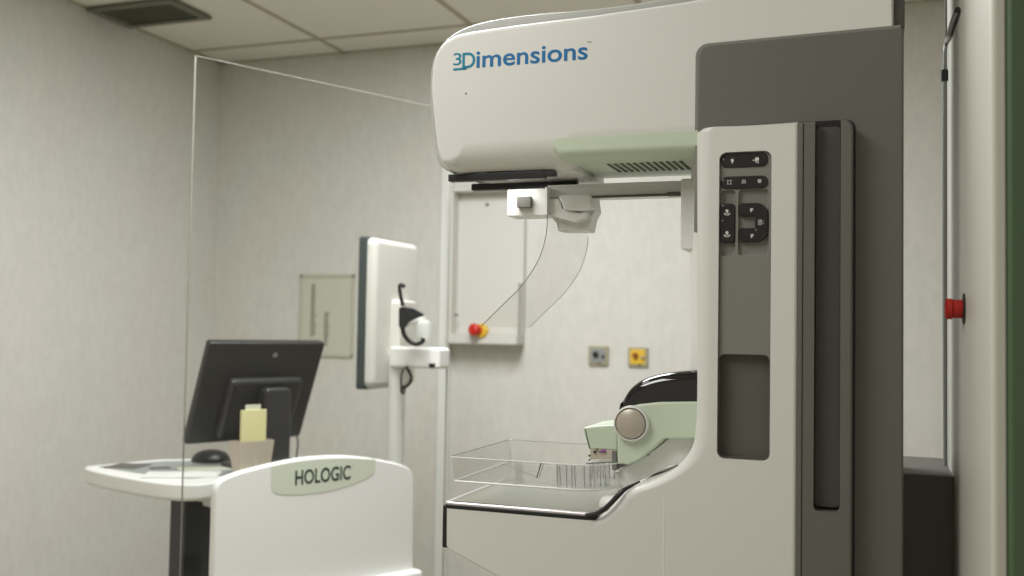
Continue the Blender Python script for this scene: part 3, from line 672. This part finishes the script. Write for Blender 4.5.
# ------------------------------------------------------------------ operator workstation with leaded glass shield
A0 = math.radians(26)
U = Vector((math.sin(A0), math.cos(A0), 0)); V = Vector((-math.cos(A0), math.sin(A0), 0))      # along the shield; towards the operator
G0 = PD(189, 300, 2.5); G0.z = 0
def WP(px, py, s=0): return PP(px, py, G0+V*s, V)
def wt(p): return (p-G0).dot(U)
ws = thing('acquisition_workstation', 'white operator workstation with arched front panel, table and tall clear radiation shield', 'workstation', tuple(G0+U*.4+V*.15))
WM = frame_map(G0, U, EZ, V)      # (t, z, s)
WT = frame_map(G0, U, V, EZ)      # (t, s, z)
zgt = WP(195, 55).z
t1 = wt(WP(449, 300))
bm = NB(); shell(bm, rect(0, .25, t1, zgt, .004), 0, .008, .0008, .0008, WM, 2); gls = obj('glass_shield', bm, 'lead', ws, 'clear leaded glass radiation shield')
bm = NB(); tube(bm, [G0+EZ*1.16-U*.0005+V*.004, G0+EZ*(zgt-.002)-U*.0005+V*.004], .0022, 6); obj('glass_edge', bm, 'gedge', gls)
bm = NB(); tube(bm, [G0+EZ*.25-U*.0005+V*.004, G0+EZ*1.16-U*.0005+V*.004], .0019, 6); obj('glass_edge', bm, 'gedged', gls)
bm = NB(); tube(bm, [G0+EZ*(zgt)+V*.004, G0+U*t1+EZ*(zgt)+V*.004], .0008, 6); obj('glass_edge', bm, 'tedge', gls)
bm = NB(); tube(bm, [G0+U*t1+EZ*.25+V*.004, G0+U*t1+EZ*zgt+V*.004], .0026, 6); obj('glass_edge', bm, 'gedge', gls)
# front panel: arched top
def wtz(px, py, s): p = WP(px, py, s); return (wt(p), p.z)
sp = -.03
pp = [wtz(x, y, sp) for x, y in ((414, 700), (414, 500))] + [wtz(x, y, sp) for x, y in ((413.3, 475), (405, 466), (385, 460.5), (360, 457), (340, 456), (310, 457.5), (285, 461.5), (255, 468.5), (236, 474), (222, 480.5), (216.5, 489), (215.5, 500), (213, 700))]
top = spline([pp[1]]+pp[2:-2]+[pp[-2]], 4)
po = [(pp[0][0], .12)] + top + [(top[-1][0], .12)]
bm = NB(); shell(bm, po, sp, sp+.028, .006, .006, WM, 4); fp = obj('front_panel', bm, 'white', ws, 'white front panel with arched top')
e1 = spline([wtz(x, y, sp) for x, y in ((376, 457.6), (376, 466), (372.5, 476), (350, 486.5), (325, 493), (300, 495.8), (277, 495.2), (270.5, 488), (270, 478), (270, 466))], 4)
e2 = spline([wtz(x, y, sp) for x, y in ((271, 464.8), (300, 459.8), (340, 456.8), (375, 457.9))], 4)
bm = NB(); shell(bm, inset(e1+e2, .0035), sp-.0012, sp+.004, .0006, 0, WM, 2); obj('name_plate', bm, 'plategreen', fp, 'pale green name plate')
a = WP(295, 485.4, sp-.001); b = WP(350.5, 479.3, sp-.001)
text('lettering', 'HOLOGIC', Vector((a.x, a.y, a.z)), U, EZ, (b-a).length, WP(295, 470.3, sp).z-a.z, 'ink', fp, .02)
rr = WP(352.5, 466.5, sp-.001); text('trademark_sign', 'o', rr, U, EZ, .004, .004, 'ink', fp)
# plinth ledge at the foot of the front panel
a = wtz(424, 568.5, -.06); b = wtz(205, 590, -.06)
bm = NB(); shell(bm, rect(b[0], .1, a[0], a[1]-.004, .012), -.06, .12, .012, .01, WM); obj('plinth', bm, 'white', ws)
bm = NB(); shell(bm, rect(b[0]-.03, .03, a[0], .1, .01), -.08, .45, .01, .01, WM); obj('floor_base', bm, 'dgrey', ws)
for t_ in (b[0]+.02, a[0]-.06):
    for s_ in (-.03, .38):
        c = G0+U*t_+V*s_+EZ*.03; bm = NB(); lathe(bm, c-U*.012, U, [(.022, 0), (.03, .004), (.03, .02), (.022, .024)], 20); obj('castor', bm, 'black', ws)
# table
ZT = .98
tpx = [(86, 467), (84.5, 470)] + [(118, 478), (164, 484), (200, 486), (222, 484.5)]
tb = spline([tuple(PZ(x, y, ZT))[:2] for x, y in ((87, 466), (85, 468.3), (100, 472.5), (128, 478), (164, 483.3), (195, 484.5), (222, 481.5))], 4)
far = [tuple(PZ(x, y, ZT))[:2] for x, y in ((330, 466), (318, 456.8), (160, 459.2))]
tout = tb+far
bm = NB(); shell(bm, fillet(tout, [0]*len(tb)+[.01, .05, .03]), ZT-.045, ZT, .012, .005, MXY, 4); obj('table_top', bm, 'white', ws, 'white worktop tray')
ins = [tuple(PZ(x, y, ZT))[:2] for x, y in ((97, 466.8), (128, 471.8), (165, 477), (190, 479), (225, 476), (312, 464), (305, 458.6), (163, 461.5))]
bm = NB(); shell(bm, fillet(ins, [.01, 0, 0, .03, 0, .02, .02, .02]), ZT-.002, ZT+.0012, 0.0003, .0006, MXY, 2); obj('table_inlay', bm, 'tabletop', ws, 'grey blue table inlay')
# under table brackets and dark lift column
a = PZ(199, 497, ZT-.045)
for x, y, s in ((193, 497, .0), (206, 499, 0)):
    c = PZ(x, y, ZT-.045); bm = NB(); 
    shell(bm, rect(-.022, -.03, .02, .03, .004), 0, -.03 if x > 200 else -.018, .003, .003, frame_map(Vector((c.x, c.y+.04, ZT-.04)), U, V, EZ)); obj('bracket', bm, 'white', ws)
c = PD(194, 540, 2.74); wv = .042*2.74/2
Rv = Vector((RT.x, RT.y, 0)).normalized(); Fv = Vector((FW.x, FW.y, 0)).normalized()
bm = NB(); cxy = Vector((c.x, c.y, 0)); shell(bm, rect(-.075, -.04, .055, .05, .004), .1, ZT-.046, .002, .002, frame_map(cxy+V*.02+Rv*.035, U, V, EZ)); obj('lift_column', bm, 'black', ws, 'dark lift column under the table')
# post with the side arm for the second monitor
ZP = 1.4
pc = PD(396.5, 400, 3.15); prr = .0085*3.15
pz1 = PD(396, 345, 3.15).z
bm = NB(); lathe(bm, Vector((pc.x, pc.y, .3)), EZ, [(prr, 0), (prr, pz1-.3-.03)], 24); obj('post', bm, 'white', ws, 'white upright post')
a = PD(389, 346.5, 3.12); b = PD(439, 363.5, 3.02); bm = NB()
dv = (Vector((b.x, b.y, 0))-Vector((a.x, a.y, 0))); L = dv.length; dv.normalize(); nv = Vector((-dv.y, dv.x, 0))
shell(bm, rect(0, PD(389, 367, 3.12).z, L, a.z, .01), -.03, .03, .008, .008, frame_map(Vector((a.x, a.y, 0))+nv*.03, dv, EZ, nv)); obj('side_arm', bm, 'white', ws, 'white horizontal arm on the post')
c = PD(424, 326, 3.1); bm = NB(); lathe(bm, c-EZ*.045, EZ, [(.02, 0), (.024, .01), (.024, .05), (.018, .06), (.018, .065)], 24); tube(bm, [c+EZ*.02, PD(404, 322, 3.12)], .015, 14); obj('monitor_joint', bm, 'white', ws)
bm = NB(); tube(bm, [PD(x, y, 3.07) for x, y in spline([(406, 366), (411, 376), (409, 384), (402, 389), (402, 392)], 5)], .005, 8); obj('cable', bm, 'black', ws)
bm = NB(); tube(bm, [PD(x, y, 3.07) for x, y in spline([(403, 385), (405, 391), (402, 393), (401, 378), (404, 368)], 5)], .003, 8); obj('cable', bm, 'black', ws)
bm = NB(); p = PD(432, 364, 3.0); lathe(bm, p-EZ*.012, EZ, [(.006, 0), (.010, .004), (.010, .014)], 16); obj('knob', bm, 'black', ws)

# flat monitor on the side arm, seen almost edge on
m2 = thing('side_monitor', 'white-backed upright monitor seen edge on, on the arm of the white post', 'monitor', tuple(PD(385, 390, 3.1)))
a = PD(359, 236, 3.1); bl = PD(357, 389, 3.1); hgt = a.z-bl.z
dxp = (PD(411, 240, 3.15)-PD(363, 240, 3.1)); dxp.z = 0
# width direction recedes to the right and away from the camera
wdir = (Fv*.93+Rv*.36).normalized(); ndir = Vector((wdir.y, -wdir.x, 0))    # ndir: back side, towards camera right
MM = frame_map(Vector((a.x, a.y, bl.z)), wdir, EZ, ndir)
bm = NB(); shell(bm, rect(0, 0, .30, hgt, .01), 0, .03, .003, .002, MM); obj('bezel', bm, 'bezel', m2, 'dark front bezel')
bm = NB(); shell(bm, rect(.002, .004, .30, hgt-.004, .024), .029, .06, .0, .02, MM, 5); obj('back_cover', bm, 'unit', m2, 'white back cover')
bm = NB(); shell(bm, rect(.11, .10, .23, .28, .014), .058, .09, .0, .01, MM, 4); obj('mount_block', bm, 'unit', m2)
bm = NB(); shell(bm, rect(.01, .01, .29, hgt-.01, .004), -.001, .003, .0005, 0, MM); obj('screen', bm, 'black', m2)
bm = NB(); tube(bm, [PD(x, y, 2.98) for x, y in spline([(405, 287), (400, 285), (400.5, 295), (403, 306)], 5)], .006, 8); obj('cable', bm, 'black', m2)
d_ = 2.98; Mo = PD(400, 340, d_)
hk = [(398.5, 308), (404, 306.5), (413, 308), (420, 312), (425.5, 315), (417, 318), (409, 322), (404, 329), (398.5, 327)]
cam_r, cam_u = Rv, EZ
def loc2(x, y): p = PD(x, y, d_)-Mo; return (p.dot(cam_r), p.z)
bm = NB(); shell(bm, fillet([loc2(x, y) for x, y in hk], .006), 0, .03, .003, .003, frame_map(Mo, cam_r, EZ, Fv)); obj('grip_handle', bm, 'black', m2, 'black handle behind the monitor')
bm = NB(); tube(bm, [PD(x, y, 2.99) for x, y in spline([(402, 325), (404, 334), (409, 341), (416, 344), (422, 342), (423.5, 338)], 6)], .007, 8); obj('cable', bm, 'black', m2)

# desk monitor, back view
mc = PD(252, 415, 2.98); tilt = math.radians(24)
up = (EZ*math.cos(tilt) - V*math.sin(tilt)).normalized(); nb = (-V*math.cos(tilt)-EZ*math.sin(tilt)).normalized()   # nb: out of the back
base = PD(183.5, 443, 2.86); rbp = PD(298, 438, 3.12)
Um = (Vector((rbp.x, rbp.y, 0))-Vector((base.x, base.y, 0))); mw = Um.length; Um.normalize()
Vm = Vector((-Um.y, Um.x, 0)); up = (EZ*math.cos(tilt)-Vm*math.sin(tilt)).normalized(); nb = (-Vm*math.cos(tilt)-EZ*math.sin(tilt)).normalized()
mh = .322
dm = thing('desk_monitor', 'black computer monitor on the workstation table, its back to the camera', 'monitor', tuple(PZ(272, 462, ZT)))
DM = frame_map(base, Um, up, nb)
bm = NB(); shell(bm, rect(0, 0, mw, mh, .008), -.012, .012, .003, .006, DM); obj('housing', bm, 'mblack', dm)
bm = NB(); shell(bm, rect(.012, .014, mw-.012, mh-.012, .002), -.013, -.010, .0005, 0, DM); obj('screen', bm, 'gloss', dm)
bm = NB(); shell(bm, rect(mw*.22, .02, mw*.86, mh*.66, .015), .008, .035, 0, .016, DM, 5); obj('rear_bulge', bm, 'mblack', dm)
bm = NB(); lathe(bm, DM(mw*.57, mh*.88, .0115), nb, [(.008, 0), (.008, .0012), (.004, .0016)], 20); obj('badge', bm, 'rim', dm, 'small grey round badge')
bc = PZ(274, 458, ZT+.002); nt_ = DM(mw*.60, mh*.52, .035)
bm = NB()
NM = frame_map(Vector((0, 0, 0)), Um, EZ, -Vm)
nu = nt_.dot(Um); nvv = nt_.dot(-Vm)
shell(bm, rect(nu-.045, ZT+.012, nu+.045, nt_.z+.02, .016), nvv-.01, nvv+.035, .006, .012, NM, 5); obj('neck', bm, 'mblack', dm)
bm = NB(); b0 = Um*nu-Vm*(nvv-.045); shell(bm, rect(-.11, -.06, .11, .08, .04), ZT+.0014, ZT+.014, 0, .005, frame_map(Vector((b0.x, b0.y, 0)), Um, Vm, EZ)); obj('stand_base', bm, 'mblack', dm)
for x0, y0, pts in ((0, 0, [(296, 434), (298, 442), (297, 452), (296, 459)]), (0, 0, [(290, 437), (286, 446), (284, 456)]), (0, 0, [(232, 441), (233, 448), (236, 455)])):
    bm = NB(); tube(bm, [PD(x, y, 3.02 if x > 270 else 2.9) for x, y in spline(pts, 5)], .0025, 6); obj('cable', bm, 'mblack', dm)

# trackball-like mouse dome, holder, note pad, papers
c = PZ(211, 461, ZT+.001); bm = NB(); s0_ = .058
prof_ = [(s0_, 0), (s0_*1.0, .004), (s0_*.93, .014), (s0_*.75, .025), (s0_*.45, .032), (.0001, .035)]
lathe(bm, Vector((c.x, c.y, ZT+.0014)), EZ, prof_, 32)
o = obj('computer_mouse', bm, 'black'); tag(o, 'rounded black computer mouse on the table left of the monitor foot', 'computer mouse')
hc = PZ(251, 474, ZT); th_ = thing('card_holder', 'beige flared card holder in front of the desk monitor', 'holder', (hc.x, hc.y, ZT+.0014))
def frus(bm, c, w0, w1, d0, d1, h, t=.0):
    for s in (0,):
        b = [bm.verts.new(c+Um*x-Vm*y) for x, y in ((-w0, -d0), (w0, -d0), (w0, d0), (-w0, d0))]
        u_ = [bm.verts.new(c+Um*x-Vm*y+EZ*h) for x, y in ((-w1, -d1), (w1, -d1), (w1, d1), (-w1, d1))]
        ui = [bm.verts.new(c+Um*x-Vm*y+EZ*h) for x, y in ((-w1+.003, -d1+.003), (w1-.003, -d1+.003), (w1-.003, d1-.003), (-w1+.003, d1-.003))]
        bi = [bm.verts.new(c+Um*x-Vm*y+EZ*.004) for x, y in ((-w0+.003, -d0+.003), (w0-.003, -d0+.003), (w0-.003, d0-.003), (-w0+.003, d0-.003))]
        for A_, B_ in ((b, u_), (u_, ui), (ui, bi)):
            for i in range(4): bm.faces.new((A_[i], A_[(i+1) % 4], B_[(i+1) % 4], B_[i]))
        bm.faces.new(b); bm.faces.new(bi)
hb = Vector((hc.x, hc.y, ZT+.0014)); hh = PD(251, 441, (hc-CAM).dot(FW)).z-ZT
bm = NB(); frus(bm, hb, .045, .055, .022, .028, hh); obj('body', bm, 'card', th_, wn=False)
bm = NB(); c = hb - Vm*.024+EZ*hh*.5; box(bm, (c.x-.001, c.y-.004, hb.z+.01), (c.x+.001, c.y+.002, hb.z+hh-.01), .0004, 1); obj('fold', bm, 'paper', th_)
bm = NB(); ny = hb+EZ*.006; NMp = frame_map(ny, Um, EZ, -Vm)
zz = PD(251, 410, (hc-CAM).dot(FW)).z-ny.z
shell(bm, rect(-.036, 0, .042, zz, .001), -.004, .004, .0005, .0005, NMp, 1); tag(obj('note_pad', bm, 'yellowpaper'), 'pale yellow note pad standing in the beige card holder', 'note pad')
bm = NB(); shell(bm, rect(-.02, .01, .028, zz+.014, .001), -.007, -.0045, .0005, .0005, NMp, 1); tag(obj('index_card', bm, 'paper'), 'grey green card sticking up behind the yellow note pad', 'card')
for (x, y, w_, h_, rz, m_, lb, nm, zz_) in ((182, 475, .10, .055, .5, 'white', 'white sheet of paper lying near the table front edge', 'paper_sheet', 0), (128, 466.6, .05, .05, .2, 'pocket', 'small dark card lying at the left end of the table', 'dark_card', 0), (160, 468.5, .028, .02, .9, 'pocket', 'tiny dark tag beside the white sheet of paper', 'paper_tag', 0), (205, 469, .075, .05, .8, 'paper', 'grey green paper sheet lying in front of the black mouse', 'paper_sheet', 0)):
    c = PZ(x, y, ZT); bm = NB(); ca = Vector((math.cos(rz), math.sin(rz), 0)); cb_ = Vector((-math.sin(rz), math.cos(rz), 0))
    shell(bm, rect(-w_, -h_, w_, h_, .003), ZT+.0013, ZT+.0025, .0002, .0003, frame_map(Vector((c.x, c.y, 0)), ca, cb_, EZ), 1); tag(obj(nm, bm, m_), lb, 'paper' if 'paper' in nm else 'card')

# ------------------------------------------------------------------ things on the back wall
def bw(px, py, d=0): return PY(px, py, BY-d)
# notice sheet in clear sleeve
a, b = bw(302.5, 275), bw(352, 356.5); t = thing('wall_notice', 'pale framed notice sheet on the back wall behind the desk monitor', 'notice', ((a.x+b.x)/2, BY, b.z))
bm = NB(); shell(bm, rect(a.x, b.z, b.x, a.z, .004), BY-.006, BY, .001, 0); obj('sheet', bm, 'paper', t)
bm = NB()
for (x0, z0, x1, z1) in ((a.x-.006, a.z-.012, b.x+.006, a.z+.004), (a.x-.006, b.z-.004, b.x+.006, b.z+.008), (a.x-.006, b.z, a.x+.006, a.z), (b.x-.006, b.z, b.x+.006, a.z)): box(bm, (x0, BY-.010, z0), (x1, BY, z1), .001)
obj('frame', bm, mat('notice_frame', (190, 190, 172), .5), t)
pm = mat('faint_print', (128, 132, 116), .7)
for nn, px0, py0 in ((22, 312, 286), (14, 325, 314)):
    bm = NB(); c = bw(px0, py0)
    for k in range(nn):
        w_ = random.uniform(.018, .030); box(bm, (c.x, BY-.0068, c.z-k*.0105), (c.x+w_, BY-.0055, c.z-k*.0105+.007), .0003, 1)
    obj('printed_lines', bm, pm, t)['kind'] = 'stuff'

# two square outlets
for (x, y, lb, m1, m2_) in ((598.8, 355.5, 'square beige wall plate with small black fitting', 'black', 'rim'), (638.3, 356.8, 'square brass wall plate with red and yellow fitting, nearest the machine column', 'red', 'yellow')):
    a, b = bw(x-9.8, y-10), bw(x+9.8, y+10); t = thing('wall_outlet', lb, 'wall outlet', ((a.x+b.x)/2, BY, b.z), 'square wall outlets behind the machine')
    bm = NB(); shell(bm, rect(a.x, b.z, b.x, a.z, .006), BY-.012, BY, .003, 0); obj('plate', bm, 'walldark', t)
    bm = NB(); shell(bm, rect(a.x+.010, b.z+.010, b.x-.010, a.z-.010, .005), BY-.015, BY-.01, .002, 0); obj('insert', bm, 'rim' if m1 == 'black' else 'yellow', t)
    c = bw(x-2, y-1.5); bm = NB(); lathe(bm, Vector((c.x, BY-.014, c.z)), EYm, [(.011, 0), (.011, .012), (.008, .014)], 20); obj('fitting', bm, m1 if m1 == 'black' else mat('rust_red', (150, 80, 30), .5), t)
    c = bw(x+5, y+.5); bm = NB(); lathe(bm, Vector((c.x, BY-.014, c.z)), EYm, [(.007, 0), (.007, .008), (.005, .01)], 20); obj('fitting', bm, 'dgrey' if m1 == 'black' else 'walldark', t)
    c = bw(x+1, y+6); bm = NB(); lathe(bm, Vector((c.x, BY-.014, c.z)), EYm, [(.006, 0), (.006, .006), (.004, .008)], 20); obj('fitting', bm, 'rim' if m1 == 'black' else 'yellow', t)

# white wall unit with tray and stop button
DU = .10
a, b = PY(447.5, 189, BY-DU), PY(516.5, 345, BY-DU); zt2 = PY(480, 334, BY-DU).z
t = thing('wall_unit', 'shallow white wall unit with bottom ledge and red and yellow button, behind the machine', 'wall unit', ((a.x+b.x)/2, BY, b.z))
bm = NB(); shell(bm, rect(a.x, b.z, b.x, zt2, .006), BY-DU, BY, .004, 0); obj('ledge', bm, 'unit', t)
bm = NB(); box(bm, (a.x+.02, BY-.03, zt2), (b.x-.0, BY, a.z), .004); obj('back_panel', bm, 'unit', t)
bm = NB(); box(bm, (a.x+.004, BY-DU+.01, zt2), (a.x+.022, BY, a.z), .004); obj('side_panel', bm, 'unit', t)
xx = PY(515, 300, BY-DU).x; bm = NB(); box(bm, (xx-.006, BY-DU+.02, zt2), (xx+.006, BY, PY(515, 282, BY-DU).z), .003); obj('side_panel', bm, 'unit', t)
bm = NB(); box(bm, (a.x+.004, BY-DU+.01, a.z-.01), (b.x, BY, a.z), .003); obj('top_panel', bm, 'unit', t)
c = PY(456, 315, BY-DU+.01); bm = NB(); lathe(bm, c, EYm, [(.006, -.01), (.006, .004), (.003, .006)], 12); obj('hinge', bm, 'dgrey', t)
c = PY(481, 331, BY-DU-.0); bm = NB(); lathe(bm, Vector((c.x, BY-DU+.005, c.z)), Vector((-.35, -1, .1)), [(.030, -.01), (.030, .006), (.026, .01)], 28); ring = obj('button_collar', bm, 'yellow', t, 'yellow collar')
bm = NB(); lathe(bm, Vector((c.x-.006, BY-DU+.0, c.z+.002)), Vector((-.35, -1, .1)), [(.016, 0), (.016, .02), (.024, .026), (.024, .042), (.016, .048)], 28); obj('button', bm, 'red', t, 'red push button')
# vertical white trunking left of the unit
a, b = bw(439, 300, .03), bw(449.5, 300, .03)
bm = NB(); box(bm, (a.x, BY-.03, .1), (b.x, BY, CEIL-.002), .004); tag(obj('cable_trunking', bm, 'white'), 'white vertical cable trunking running up the back wall beside the wall unit', 'cable trunking')
# small hook screw
c = PY(487.5, 204.5, BY-.03); bm = NB(); lathe(bm, c+Vector((0, .002, 0)), EYm, [(.006, 0), (.006, .01), (.004, .012)], 12); obj('screw', bm, 'dgrey', t)
